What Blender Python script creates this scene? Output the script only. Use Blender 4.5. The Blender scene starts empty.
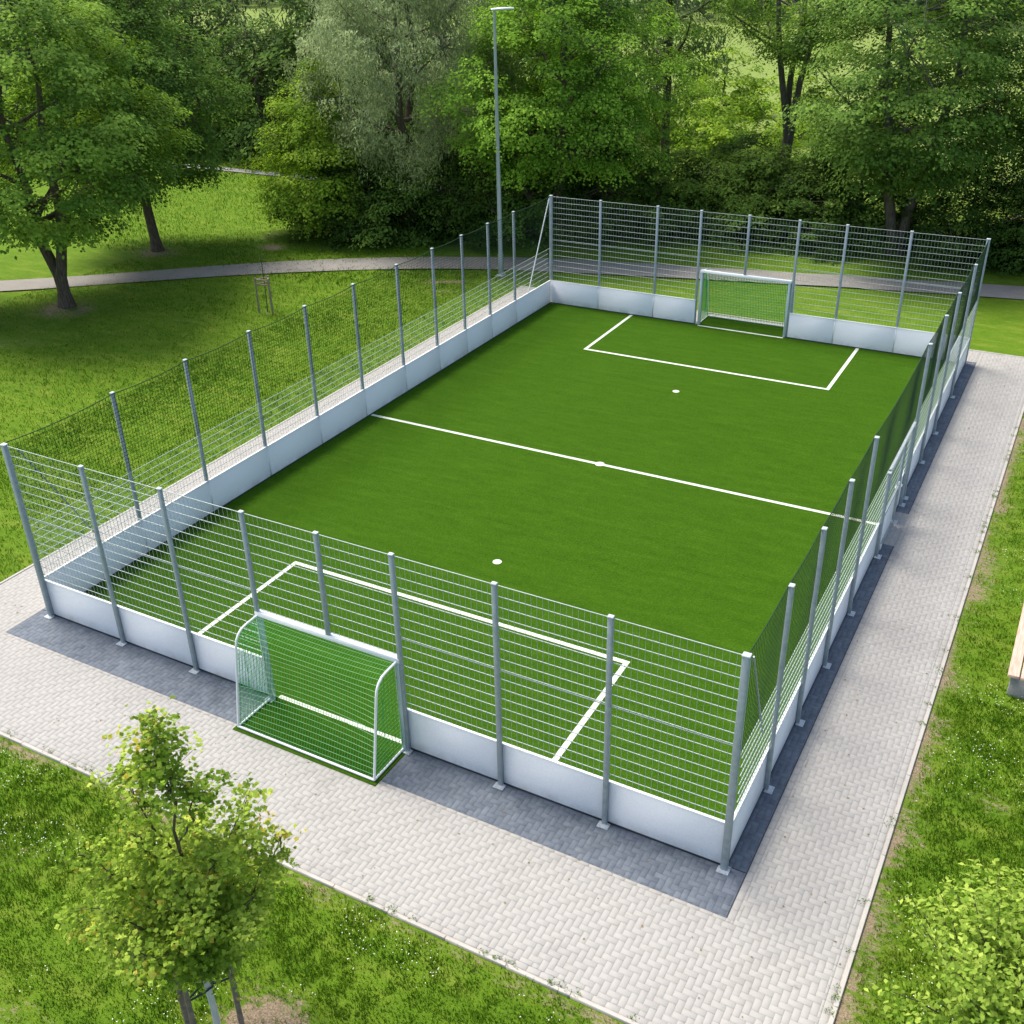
import bpy, math, random
import numpy as np
from mathutils import Matrix, Vector
scene = bpy.context.scene
COL = scene.collection
rng = np.random.RandomState(7)
random.seed(7)

# ------------------------------------------------------------------ helpers
class MB:
    """collects polygons (arrays) and links them as ONE mesh object"""
    def __init__(s): s.v=[]; s.f=[]; s.n=0; s.t=[]
    def add(s, verts, faces, tint=None):
        verts=np.asarray(verts,float).reshape(-1,3); faces=np.asarray(faces,int)
        s.v.append(verts); s.f.append(faces+s.n); s.n+=len(verts)
        if tint is None: tint=0.5
        s.t.append(np.broadcast_to(np.asarray(tint,float),(len(verts),)) if np.ndim(tint)==0 else np.asarray(tint,float))
    def box(s, c, d, tint=None):
        c=np.array(c,float); h=np.array(d,float)/2
        sg=np.array([[-1,-1,-1],[1,-1,-1],[1,1,-1],[-1,1,-1],[-1,-1,1],[1,-1,1],[1,1,1],[-1,1,1]])
        s.add(c+sg*h,[[0,3,2,1],[4,5,6,7],[0,1,5,4],[1,2,6,5],[2,3,7,6],[3,0,4,7]],tint)
    def cbox(s, c, d, b=.006, tint=None):
        """box with chamfered top and vertical edges"""
        c=np.array(c,float); hx,hy,hz=np.array(d,float)/2
        def ring(x,y,z,k): return [[-x+k,-y,z],[x-k,-y,z],[x,-y+k,z],[x,y-k,z],[x-k,y,z],[-x+k,y,z],[-x,y-k,z],[-x,-y+k,z]]
        V=ring(hx,hy,-hz,b)+ring(hx,hy,hz-b,b)+ring(hx-b,hy-b,hz,b*.5)
        V=np.array(V)+c
        F=[]
        for r in (0,1):
            for i in range(8):
                j=(i+1)%8; F.append([r*8+i,r*8+j,(r+1)*8+j,(r+1)*8+i])
        s.add(V,F,tint)
        s.add(V[16:24],[[0,1,2,3],[0,3,4,7],[4,5,6,7]],tint)
        s.add(V[0:8],[[3,2,1,0],[7,4,3,0],[7,6,5,4]],tint)
    def tube(s, pts, rad, n=6, tint=None, cap=True):
        pts=np.asarray(pts,float); m=len(pts)
        rad=np.broadcast_to(np.asarray(rad,float),(m,))
        T=np.gradient(pts,axis=0); T/= (np.linalg.norm(T,axis=1)[:,None]+1e-9)
        up=np.array([0,0,1.]) if abs(T[0][2])<.9 else np.array([1.,0,0])
        V=np.zeros((m,n,3)); a=np.arange(n)/n*2*np.pi+np.pi/n
        A=np.cross(T[0],up); A/=np.linalg.norm(A)
        for i in range(m):
            A=A-T[i]*(A@T[i]); A/=np.linalg.norm(A)+1e-9; B=np.cross(T[i],A)
            V[i]=pts[i]+rad[i]*(np.cos(a)[:,None]*A+np.sin(a)[:,None]*B)
        i=np.arange(m-1)[:,None]*n; j=np.arange(n)[None,:]; k=(j+1)%n
        F=np.stack([i+j,i+k,i+n+k,i+n+j],-1).reshape(-1,4)
        s.add(V.reshape(-1,3),F,tint)
        if cap:
            if n==4: s.add(V[0],[[0,3,2,1]] ,tint); s.add(V[-1],[[0,1,2,3]],tint)
            elif n>4:
                for q,rev in ((V[0],True),(V[-1],False)):
                    c=q.mean(0); W=np.vstack([q,c]); f=[[i_,(i_+1)%n,n] for i_ in range(n)]
                    if rev: f=[x[::-1] for x in f]
                    s.add(W,f,tint)
    def build(s, name, m, parent=None, smooth=False):
        me=bpy.data.meshes.new(name)
        V=np.concatenate(s.v); T=np.concatenate(s.t)
        me.vertices.add(len(V)); me.vertices.foreach_set('co',V.astype(np.float32).ravel())
        lt=np.concatenate([np.full(len(f),f.shape[1]) for f in s.f]); lv=np.concatenate([f.ravel() for f in s.f])
        me.loops.add(len(lv)); me.loops.foreach_set('vertex_index',lv.astype(np.int32))
        me.polygons.add(len(lt)); ls=np.concatenate([[0],np.cumsum(lt)[:-1]])
        me.polygons.foreach_set('loop_start',ls.astype(np.int32)); me.polygons.foreach_set('loop_total',lt.astype(np.int32))
        if smooth: me.polygons.foreach_set('use_smooth',np.ones(len(lt),bool))
        me.update(calc_edges=True)
        at=me.attributes.new('tint','FLOAT','POINT'); at.data.foreach_set('value',T.astype(np.float32))
        me.materials.append(m)
        o=bpy.data.objects.new(name,me); COL.objects.link(o)
        if parent: o.parent=parent
        return o

def tag(o, label=None, cat=None, group=None, kind=None):
    if label: o['label']=label
    if cat: o['category']=cat
    if group: o['group']=group
    if kind: o['kind']=kind
    return o
def empty(name, loc, rz=0):
    o=bpy.data.objects.new(name,None); COL.objects.link(o); o.location=loc; o.rotation_euler=(0,0,rz); o.empty_display_size=.3
    return o
def copy_tree(o, parent=None):
    c=o.copy(); COL.objects.link(c); c.parent=parent
    for ch in list(o.children): copy_tree(ch,c)
    return c

# ------------------------------------------------------------------ materials
def newmat(name):
    m=bpy.data.materials.new(name); m.use_nodes=True; nt=m.node_tree; nt.nodes.clear()
    out=nt.nodes.new('ShaderNodeOutputMaterial')
    return m,nt,out
def N(nt,t,**k):
    n=nt.nodes.new(t)
    for a,b in k.items():
        if a.startswith('i_'): 
            key=a[2:]; key=int(key) if key.isdigit() else key.replace('_',' ')
            n.inputs[key].default_value=b
        else: setattr(n,a,b)
    return n
def noise(nt,scale,detail=3,rough=.55,vec=None):
    n=N(nt,'ShaderNodeTexNoise',i_Scale=scale,i_Detail=detail,i_Roughness=rough)
    if vec is None:
        g=N(nt,'ShaderNodeNewGeometry'); vec=g.outputs['Position']
    nt.links.new(vec,n.inputs['Vector']); return n.outputs['Fac']
def ramp(nt,fac,stops):
    r=N(nt,'ShaderNodeValToRGB'); e=r.color_ramp.elements
    while len(e)<len(stops): e.new(.5)
    for el,(p,c) in zip(e,stops): el.position=p; el.color=(*c,1)
    nt.links.new(fac,r.inputs[0]); return r.outputs[0]
def mix(nt,fac,a,b,mode='MIX'):
    n=N(nt,'ShaderNodeMix',data_type='RGBA',blend_type=mode)
    for s,v in ((n.inputs[0],fac),(n.inputs[6],a),(n.inputs[7],b)):
        if hasattr(v,'is_linked') or hasattr(v,'links'): nt.links.new(v,s)
        else: s.default_value=v if not isinstance(v,tuple) else (*v,1)
    return n.outputs[2]
def principled(nt,out,color,rough=.6,metal=0,spec=.5,bump=None,bstr=.3,bdist=.01):
    p=N(nt,'ShaderNodeBsdfPrincipled'); p.inputs['Roughness'].default_value=rough; p.inputs['Metallic'].default_value=metal
    p.inputs['Specular IOR Level'].default_value=spec
    if isinstance(color,tuple): p.inputs['Base Color'].default_value=(*color,1)
    else: nt.links.new(color,p.inputs['Base Color'])
    if bump is not None:
        b=N(nt,'ShaderNodeBump'); b.inputs['Strength'].default_value=bstr; b.inputs['Distance'].default_value=bdist
        nt.links.new(bump,b.inputs['Height']); nt.links.new(b.outputs[0],p.inputs['Normal'])
    nt.links.new(p.outputs[0],out.inputs[0]); return p
def attr(nt,name='tint'):
    a=N(nt,'ShaderNodeAttribute',attribute_name=name); return a.outputs['Fac']

def simple(name,c,rough=.5,metal=0,var=.08,sc=6,spec=.5):
    m,nt,out=newmat(name)
    f=noise(nt,sc,4)
    lo=tuple(x*(1-var) for x in c); hi=tuple(min(1,x*(1+var)) for x in c)
    principled(nt,out,ramp(nt,f,[(.3,lo),(.7,hi)]),rough,metal,spec)
    return m
def leafmat(name,dark,mid,light,trans=.35,rough=.5,accent=None):
    m,nt,out=newmat(name)
    t=attr(nt)
    stops=[(0,dark),(.5,mid),(.93,light)]
    if accent: stops.append((1.0,accent))
    c=ramp(nt,t,stops)
    f=noise(nt,.6,2)
    c=mix(nt,.35,c,ramp(nt,f,[(.3,tuple(x*.75 for x in mid)),(.7,tuple(x*1.25 for x in light))]))
    p=principled(nt,out,c,.8,0,.08)
    tr=N(nt,'ShaderNodeBsdfTranslucent'); 
    hs=N(nt,'ShaderNodeHueSaturation',i_Hue=.497,i_Saturation=1.05,i_Value=1.5); nt.links.new(c,hs.inputs['Color'])
    nt.links.new(hs.outputs[0],tr.inputs[0])
    ms=N(nt,'ShaderNodeMixShader'); ms.inputs[0].default_value=trans
    nt.links.new(p.outputs[0],ms.inputs[1]); nt.links.new(tr.outputs[0],ms.inputs[2]); nt.links.new(ms.outputs[0],out.inputs[0])
    return m
M={}
M['galv']=simple('galvanised steel',(.29,.34,.36),.5,.3,.12,9)
M['galv_light']=simple('bright galvanised steel',(.55,.59,.60),.4,.3,.1,12)
M['wire']=simple('welded wire',(.44,.50,.47),.45,.2,.06,4)
M['white_metal']=simple('white powder coat',(.80,.82,.81),.35,0,.03,5)
M['goal_grey']=simple('goal aluminium',(.45,.54,.55),.35,.35,.06,7)
M['dark_net']=simple('dark green netting',(.020,.050,.022),.8,0,.2,3,.2)
M['goal_net'],nt_,out_=newmat('green goal net')
principled(nt_,out_,ramp(nt_,attr(nt_),[(0,(.040,.34,.075)),(1,(.34,.68,.36))]),.8,0,.2)
M['dark_gap']=simple('dark strip and strap',(.035,.045,.05),.8)
M['lamp']=simple('lamp pole grey',(.36,.42,.44),.4,.3,.06,3)
M['wood_stake']=simple('weathered stake wood',(.24,.185,.14),.85,0,.3,14)
M['asphalt_core']=None
def board_mat():
    m,nt,out=newmat('white rebound board')
    a=noise(nt,1.2,4); b=noise(nt,30,3)
    c=mix(nt,a,(.76,.78,.80),(.81,.825,.84)); c=mix(nt,.12,c,ramp(nt,b,[(.35,(.45,.49,.52)),(.6,(.82,.835,.85))]))
    g=N(nt,'ShaderNodeNewGeometry'); sp=N(nt,'ShaderNodeSeparateXYZ'); nt.links.new(g.outputs['Position'],sp.inputs[0])
    s1=noise(nt,14,5,.75); s2=noise(nt,2.4,4,.7)
    c=mix(nt,ramp(nt,s1,[(.63,(0,0,0)),(.74,(.45,.45,.45))]),c,(.50,.51,.50))
    zz=N(nt,'ShaderNodeMapRange'); nt.links.new(sp.outputs[2],zz.inputs[0]); zz.inputs[1].default_value=.26; zz.inputs[2].default_value=.03
    ml=N(nt,'ShaderNodeMath',operation='MULTIPLY'); nt.links.new(zz.outputs[0],ml.inputs[0]); nt.links.new(ramp(nt,s2,[(.35,(0,0,0)),(.7,(.8,.8,.8))]),ml.inputs[1])
    c=mix(nt,ml.outputs[0],c,(.42,.43,.38))
    principled(nt,out,c,.42,0,.4); return m
M['board']=board_mat()
def bark_mat(name,a,b):
    m,nt,out=newmat(name)
    g=N(nt,'ShaderNodeNewGeometry'); mp=N(nt,'ShaderNodeMapping'); mp.inputs['Scale'].default_value=(9,9,2); nt.links.new(g.outputs['Position'],mp.inputs[0])
    f=noise(nt,1.6,5,.65,mp.outputs[0]); principled(nt,out,ramp(nt,f,[(.3,a),(.7,b)]),.9,0,.2,f,.6,.03); return m
M['bark']=bark_mat('bark',(.050,.038,.028),(.17,.135,.10))
M['bark_grey']=bark_mat('grey bark',(.06,.05,.04),(.19,.165,.13))
M['limewash']=bark_mat('limewashed bark',(.55,.54,.49),(.80,.78,.71))
def turf_mat():
    m,nt,out=newmat('artificial turf')
    a=noise(nt,.45,6,.7); b=noise(nt,5.5,5,.75); 
    g=N(nt,'ShaderNodeNewGeometry'); mp=N(nt,'ShaderNodeMapping'); mp.inputs['Scale'].default_value=(14,36,14); mp.inputs['Rotation'].default_value=(0,0,.25); nt.links.new(g.outputs['Position'],mp.inputs[0])
    c=noise(nt,1.4,4,.7,mp.outputs[0])
    col=mix(nt,a,(.019,.066,.002),(.048,.112,.005))
    col=mix(nt,.5,col,ramp(nt,b,[(.30,(.013,.050,.002)),(.70,(.066,.140,.009))]))
    col=mix(nt,.55,col,ramp(nt,c,[(.25,(.006,.028,.001)),(.5,(.034,.092,.004)),(.78,(.12,.225,.025))]))
    mp3=N(nt,'ShaderNodeMapping'); mp3.inputs['Scale'].default_value=(.7,3.2,1); nt.links.new(g.outputs['Position'],mp3.inputs[0])
    e=noise(nt,1.1,6,.72,mp3.outputs[0]); col=mix(nt,.2,col,ramp(nt,e,[(.34,(.014,.052,.002)),(.52,(.040,.100,.005)),(.68,(.085,.165,.012))]))
    sp=N(nt,'ShaderNodeSeparateXYZ'); nt.links.new(g.outputs['Position'],sp.inputs[0])
    md=N(nt,'ShaderNodeMath',operation='PINGPONG'); nt.links.new(sp.outputs[1],md.inputs[0]); md.inputs[1].default_value=1.95
    k=ramp(nt,md.outputs[0],[(0,(.82,.84,.8)),(.012,(.93,.94,.92)),(.03,(1,1,1))]); col=mix(nt,1.0,col,k,'MULTIPLY')
    principled(nt,out,col,.9,0,.03,c,.8,.02); return m
M['turf']=turf_mat()
def line_mat():
    m,nt,out=newmat('white turf line')
    c=noise(nt,38,4,.75); c2=noise(nt,2.2,4,.6); principled(nt,out,mix(nt,.35,ramp(nt,c,[(.30,(.26,.36,.17)),(.52,(.66,.69,.60))]),ramp(nt,c2,[(.3,(.44,.49,.36)),(.7,(.74,.76,.68))])),.8,0,.1,c,.6,.01); return m
M['line']=line_mat()
def paver_mat(name,cs,sp):
    m,nt,out=newmat(name)
    t=attr(nt); a=noise(nt,.5,4,.6); b=noise(nt,90,3,.6); d=noise(nt,4,4,.65)
    c=ramp(nt,t,[(0,cs[0]),(.5,cs[1]),(1,cs[2])])
    c=mix(nt,.30,c,ramp(nt,a,[(.3,cs[0]),(.7,cs[2])])); c=mix(nt,.22,c,ramp(nt,b,[(.3,sp[0]),(.7,sp[1])]))
    c=mix(nt,.28,c,ramp(nt,d,[(.32,cs[0]),(.62,cs[2])]))
    st=noise(nt,.9,6,.72); c=mix(nt,1.0,c,ramp(nt,st,[(.30,(.86,.86,.85)),(.46,(1,1,1)),(.62,(1,1,1)),(.74,(.90,.895,.88))]),'MULTIPLY')
    st2=noise(nt,3.3,3,.5); c=mix(nt,1.0,c,ramp(nt,st2,[(.24,(.80,.80,.79)),(.30,(1,1,1))]),'MULTIPLY')
    principled(nt,out,c,.85,0,.25,b,.35,.004); return m
M['paver']=paver_mat('light concrete pavers',[(.312,.300,.272),(.348,.335,.304),(.380,.366,.334)],[(.27,.255,.235),(.52,.50,.465)])
M['paver_dark']=paver_mat('slate blue pavers',[(.062,.075,.095),(.125,.145,.17),(.205,.23,.255)],[(.05,.06,.08),(.20,.23,.27)])
M['kerb']=paver_mat('pale concrete kerb',[(.37,.345,.30),(.41,.385,.335),(.46,.435,.385)],[(.34,.32,.28),(.62,.60,.56)])
M['joint']=simple('joint sand',(.30,.28,.25),.95,0,.2,8)
M['joint_dark']=simple('dark joint sand',(.035,.04,.05),.95,0,.2,8)
def asphalt(name,a,b):
    m,nt,out=newmat(name); f=noise(nt,.8,5,.65); g=noise(nt,60,3)
    c=ramp(nt,f,[(.3,a),(.7,b)]); c=mix(nt,.25,c,ramp(nt,g,[(.35,tuple(x*.5 for x in a)),(.7,tuple(x*1.4 for x in b))]))
    principled(nt,out,c,.9,0,.2,g,.3,.01); return m
M['asphalt']=asphalt('worn asphalt',(.215,.20,.18),(.30,.28,.25))
def lawn_mat():
    m,nt,out=newmat('lawn')
    dry=attr(nt,'dry'); far=attr(nt,'far')
    a=noise(nt,.22,4,.6); b=noise(nt,1.7,5,.65); 
    g=N(nt,'ShaderNodeNewGeometry'); mp=N(nt,'ShaderNodeMapping'); mp.inputs['Scale'].default_value=(1.0,1.9,1); mp.inputs['Rotation'].default_value=(0,0,.5); nt.links.new(g.outputs['Position'],mp.inputs[0])
    c=noise(nt,7,6,.7,mp.outputs[0]); d=noise(nt,38,4,.7)
    col=mix(nt,a,(.085,.155,.007),(.165,.245,.012))
    col=mix(nt,.6,col,ramp(nt,b,[(.3,(.060,.135,.006)),(.5,(.12,.21,.010)),(.72,(.23,.29,.03))]))
    col=mix(nt,.45,col,ramp(nt,c,[(.3,(.028,.075,.005)),(.52,(.09,.19,.012)),(.75,(.19,.29,.04))]))
    col=mix(nt,.26,col,ramp(nt,d,[(.3,(.022,.060,.004)),(.55,(.09,.19,.014)),(.8,(.24,.33,.06))]))
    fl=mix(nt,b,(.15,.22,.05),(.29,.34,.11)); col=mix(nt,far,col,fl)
    mp2=N(nt,'ShaderNodeMapping'); mp2.inputs['Scale'].default_value=(.45,1.6,1); mp2.inputs['Rotation'].default_value=(0,0,.45); nt.links.new(g.outputs['Position'],mp2.inputs[0])
    e=noise(nt,1.3,6,.75,mp2.outputs[0]); col=mix(nt,.36,col,ramp(nt,e,[(.32,(.050,.120,.006)),(.5,(.115,.195,.012)),(.66,(.25,.285,.045))]))
    soil=ramp(nt,d,[(.3,(.13,.095,.06)),(.55,(.30,.23,.15)),(.8,(.44,.36,.26))])
    # break the worn patches up
    ad=N(nt,'ShaderNodeMath',operation='ADD'); nt.links.new(dry,ad.inputs[0])
    su=N(nt,'ShaderNodeMath',operation='SUBTRACT'); nt.links.new(c,su.inputs[0]); su.inputs[1].default_value=.5
    ml=N(nt,'ShaderNodeMath',operation='MULTIPLY'); nt.links.new(su.outputs[0],ml.inputs[0]); ml.inputs[1].default_value=1.8
    nt.links.new(ml.outputs[0],ad.inputs[1])
    k=ramp(nt,ad.outputs[0],[(.38,(0,0,0)),(.72,(1,1,1))])
    col=mix(nt,k,col,soil)
    principled(nt,out,col,.95,0,.1,c,.9,.06); return m
M['lawn']=lawn_mat()
def blade_mat():
    m,nt,out=newmat('grass blades')
    t=attr(nt); c=ramp(nt,t,[(0,(.035,.095,.003)),(.45,(.085,.185,.005)),(.8,(.175,.275,.012)),(1,(.32,.33,.06))])
    f=noise(nt,.9,3); c=mix(nt,.4,c,ramp(nt,f,[(.35,(.050,.15,.006)),(.65,(.13,.24,.010))]))
    p=principled(nt,out,c,.7,0,.12)
    tr=N(nt,'ShaderNodeBsdfTranslucent'); nt.links.new(c,tr.inputs[0]); ms=N(nt,'ShaderNodeMixShader'); ms.inputs[0].default_value=.3
    nt.links.new(p.outputs[0],ms.inputs[1]); nt.links.new(tr.outputs[0],ms.inputs[2]); nt.links.new(ms.outputs[0],out.inputs[0]); return m
M['blade']=blade_mat()
M['litter']=simple('dry leaf litter',(.20,.15,.06),.85,0,.4,30)
M['clover']=simple('clover flower white',(.66,.68,.52),.7,0,.1,40)
def plank_mat():
    m,nt,out=newmat('pale larch planks')
    g=N(nt,'ShaderNodeNewGeometry'); mp=N(nt,'ShaderNodeMapping'); mp.inputs['Scale'].default_value=(40,3,40); nt.links.new(g.outputs['Position'],mp.inputs[0])
    f=noise(nt,1,5,.6,mp.outputs[0]); principled(nt,out,ramp(nt,f,[(.3,(.42,.27,.19)),(.7,(.66,.50,.40))]),.7,0,.3,f,.3,.004); return m
M['plank']=plank_mat()
M['concrete']=asphalt('cast concrete',(.24,.23,.21),(.33,.32,.30))

# ------------------------------------------------------------------ value noise in numpy
def vnoise(x,y,s,seed=0):
    x=np.asarray(x)/s; y=np.asarray(y)/s
    xi=np.floor(x).astype(np.int64); yi=np.floor(y).astype(np.int64); xf=x-xi; yf=y-yi
    def h(a,b):
        n=(a*374761393+b*668265263+seed*1442695041)&0x7fffffff; n=((n^(n>>13))*1274126177)&0x7fffffff
        return ((n^(n>>16))&0xffff)/65535.
    u=xf*xf*(3-2*xf); v=yf*yf*(3-2*yf)
    return (h(xi,yi)*(1-u)+h(xi+1,yi)*u)*(1-v)+(h(xi,yi+1)*(1-u)+h(xi+1,yi+1)*u)*v
def leaf_faces(mb,C,Nn,size,tint,aspect=.62,axis=None):
    n=len(C); Nn=Nn/(np.linalg.norm(Nn,axis=1)[:,None]+1e-9)
    if axis is None: R_=rng.randn(n,3)
    else: R_=axis
    A=R_-Nn*(R_*Nn).sum(1)[:,None]; A/=np.linalg.norm(A,axis=1)[:,None]+1e-9; B=np.cross(Nn,A)
    s=(size*rng.uniform(.65,1.25,n))[:,None] if np.ndim(size)==0 else size[:,None]
    V=np.stack([C-A*s*.5,C+B*s*aspect*.5+Nn*s*.08,C+A*s*.55-Nn*s*.06,C-B*s*aspect*.5+Nn*s*.08],1).reshape(-1,3)
    k=np.arange(n)*4
    mb.add(V,np.stack([k,k+1,k+2,k+3],-1),np.repeat(tint,4))
W,L,H,HB=15.0,23.6,4.03,.89

# ------------------------------------------------------------------ lawn
def dryness(x,y):
    n=.6*vnoise(x,y,.7,1)+.4*vnoise(x,y,.22,2)
    e1=np.where((x<14.9)&(y<-3.1),np.exp(-np.maximum(0,-3.12-y)/.36),0)
    e2=np.where(x>17.1,np.exp(-np.maximum(0,x-17.14)/.44),0)
    e3=np.where(x<-1.9,np.exp(-np.maximum(0,-1.95-x)/.2),0)*.6
    e=np.maximum(np.maximum(e1,e2),e3)
    d=e*(.15+1.05*n)
    def g(cx,cy,rx,ry,k,ang=0):
        c,s_=math.cos(ang),math.sin(ang); dx=(x-cx)*c+(y-cy)*s_; dy=-(x-cx)*s_+(y-cy)*c
        return k*np.exp(-((dx/rx)**2+(dy/ry)**2))*(.55+.9*n)
    for a in [(10.55,-5.5,.9,.6,1.15),(-17.0,15.0,1.6,1.3,.75),(-15.9,10.8,2.2,.8,.5,.6),(-19.6,22.5,1.6,1.2,.6),
              (-5.2,24.4,1.3,.25,.8,.5),(-6.0,24.3,.5,.3,.5),(-4.7,23.2,.9,.25,.6,.4),(-15.3,25.6,.9,.7,.7),(-16.9,27.6,.8,2.2,.42,.2),(-9.35,18.0,.5,.4,.4),(-11.5,16,1.5,.3,.35,.7),
              (18.4,3.3,.5,.3,.45),(18.3,7.2,.5,.4,.42),(18.6,12.2,.7,.5,.4),(5.0,-5.0,.7,.5,.35),(8.3,-4.6,.6,.3,.35),(2.5,-4.6,.5,.3,.3),(7.4,-6.9,.8,.4,.4)]:
        d=np.maximum(d,g(*a))
    return d
def lines(dense_a,dense_b,step,far_a,far_b,k=22):
    d=np.arange(dense_a,dense_b+1e-6,step)
    lo=dense_a-(np.geomspace(1,abs(far_a-dense_a)+1,k)[1:]-1); hi=dense_b+(np.geomspace(1,far_b-dense_b+1,k)[1:]-1)
    return np.concatenate([lo[::-1],d,hi])
xs=lines(-20,22,.16,-900,900); ys=lines(-9,29,.16,-400,1500)
X,Y=np.meshgrid(xs,ys)
court=(X>-1.7)&(X<16.8)&(Y>-2.8)&(Y<24.8)
Z=-.03+.05*(vnoise(X,Y,2.5,5)-.5)*(~court)*np.clip(np.maximum.reduce([-2.2-X,X-17.3,Y-25.5,-3.3-Y]),0,1)
Z=Z-0.03*court
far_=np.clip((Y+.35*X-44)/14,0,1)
mb=MB(); nx=len(xs); i,j=np.meshgrid(np.arange(len(ys)-1),np.arange(nx-1),indexing='ij'); b=(i*nx+j).ravel()
mb.add(np.stack([X,Y,Z],-1).reshape(-1,3),np.stack([b,b+1,b+nx+1,b+nx],-1))
lawn=mb.build('lawn_ground',M['lawn'],smooth=True); tag(lawn,'mown green lawn with worn brown patches around the pitch','lawn',kind='structure')
for nm,arr in (('dry',dryness(X,Y)),('far',far_)):
    a=lawn.data.attributes.new(nm,'FLOAT','POINT'); a.data.foreach_set('value',arr.ravel().astype(np.float32))

def paved(x,y):
    return ((x>-2.1)&(x<17.2)&(y>-3.18)&(y<25.2))|((x>14.8)&(x<17.2)&(y<0))
def blades(name,regions,label):
    P=[]
    for (x0,x1,y0,y1,dens,hh) in regions:
        n=int((x1-x0)*(y1-y0)*dens); x=rng.uniform(x0,x1,n); y=rng.uniform(y0,y1,n)
        P.append(np.stack([x,y,np.full(n,hh)],-1))
    P=np.concatenate(P); x,y,hh=P.T
    d=dryness(x,y); keep=(~paved(x,y))&(rng.rand(len(x))>np.clip(d*1.5-.15,0,.93))
    clump=vnoise(x,y,.16,9); keep&=(rng.rand(len(x))<.25+1.1*clump)
    x,y,hh,clump,d=x[keep],y[keep],hh[keep],clump[keep],d[keep]; n=len(x)
    h=hh*(.45+.6*rng.rand(n)+.6*clump); a=rng.uniform(0,2*np.pi,n); w=.0045+.003*rng.rand(n); w*=hh/.05
    la=rng.uniform(0,2*np.pi,n); lean=h*rng.uniform(.2,1.0,n)
    b0=np.stack([x,y,np.full(n,-.04)],-1); side=np.stack([np.cos(a),np.sin(a),0*a],-1)*w[:,None]
    mid=b0+np.stack([np.cos(la)*lean*.35,np.sin(la)*lean*.35,h*.62],-1); tip=b0+np.stack([np.cos(la)*lean,np.sin(la)*lean,h],-1)
    V=np.stack([b0-side,b0+side,mid+side*.8,mid-side*.8,tip],1).reshape(-1,3)
    k=np.arange(n)*5
    t=np.clip(.16+.34*vnoise(x,y,1.1,4)+.2*rng.rand(n)+.3*(d>.25),0,1)
    m_=MB(); m_.add(V,np.stack([k,k+1,k+2,k+3],-1),np.repeat(t,5)); m_.f.append(np.stack([k+3,k+2,k+4],-1))
    o=m_.build(name,M['blade']); tag(o,label,'grass',kind='stuff'); return o
blades('grass',[(1,15,-9.0,-3.1,1700,.06),(17.05,20.5,-3.5,6,1700,.06),(17.05,22,6,16,900,.06),(17.0,25,16,31,260,.07),
                (-8,-1.9,-1,16,420,.065),(-20,-6,2,26,170,.075),(-8,-1,16,27,260,.07),(-30,-8,22,38,90,.10)],'short green grass blades growing across the lawn')
# clover flowers
mb=MB()
n=5200; x=np.concatenate([rng.uniform(1,15,n),rng.uniform(17.2,20.5,n//2)]); y=np.concatenate([rng.uniform(-9,-3.3,n),rng.uniform(-3,12,n//2)])
k=(vnoise(x,y,.9,12)*.7+.3*vnoise(x,y,.3,13)>.56)&(~paved(x,y))&(dryness(x,y)<.35); x,y=x[k],y[k]
for px,py in zip(x,y):
    r=rng.uniform(.006,.011); z=.03+rng.uniform(0,.02)
    a=np.arange(5)/5*2*np.pi+rng.rand()*6
    ring=np.stack([px+r*np.cos(a),py+r*np.sin(a),np.full(5,z)],-1); top=np.array([[px,py,z+r*.9]])
    mb.add(np.vstack([ring,top]),[[i_,(i_+1)%5,5] for i_ in range(5)])
tag(mb.build('clover_flowers',M['clover']),'tiny white clover flowers dotted through the near lawn','flowers',kind='stuff')

# ------------------------------------------------------------------ paving
def herring(mb,x0,x1,y0,y1,top=0.0,gap=.003,w=.1,exclude=None,b=.001):
    """real blocks laid in herringbone, clipped to the rectangle"""
    rects=[]
    K=int(((x1-x0)+(y1-y0))/w)+6
    # herringbone on a unit grid: cell (i,j) with (i-j)%4 -> 0,1 horizontal pair ; 2,3 vertical pair
    i0,j0=int((x0+10)/w)-3,int((y0+10)/w)-3; i1,j1=int((x1+10)/w)+3,int((y1+10)/w)+3
    for j in range(j0,j1):
        for i in range(i0,i1):
            q=(i-j)%4
            if q==0: rects.append((-10+i*w,-10+j*w,-10+(i+2)*w,-10+(j+1)*w))
            elif q==3: rects.append((-10+i*w,-10+j*w,-10+(i+1)*w,-10+(j+2)*w))
    R=np.array(rects)
    R[:,0]=np.maximum(R[:,0],x0);R[:,1]=np.maximum(R[:,1],y0);R[:,2]=np.minimum(R[:,2],x1);R[:,3]=np.minimum(R[:,3],y1)
    R=R[(R[:,2]-R[:,0]>.02)&(R[:,3]-R[:,1]>.02)]
    if exclude:
        for e in exclude:
            cx=(R[:,0]+R[:,2])/2; cy=(R[:,1]+R[:,3])/2
            R=R[~((cx>e[0])&(cx<e[2])&(cy>e[1])&(cy<e[3]))]
    pave_rects(mb,R,top,gap,b)
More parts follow.
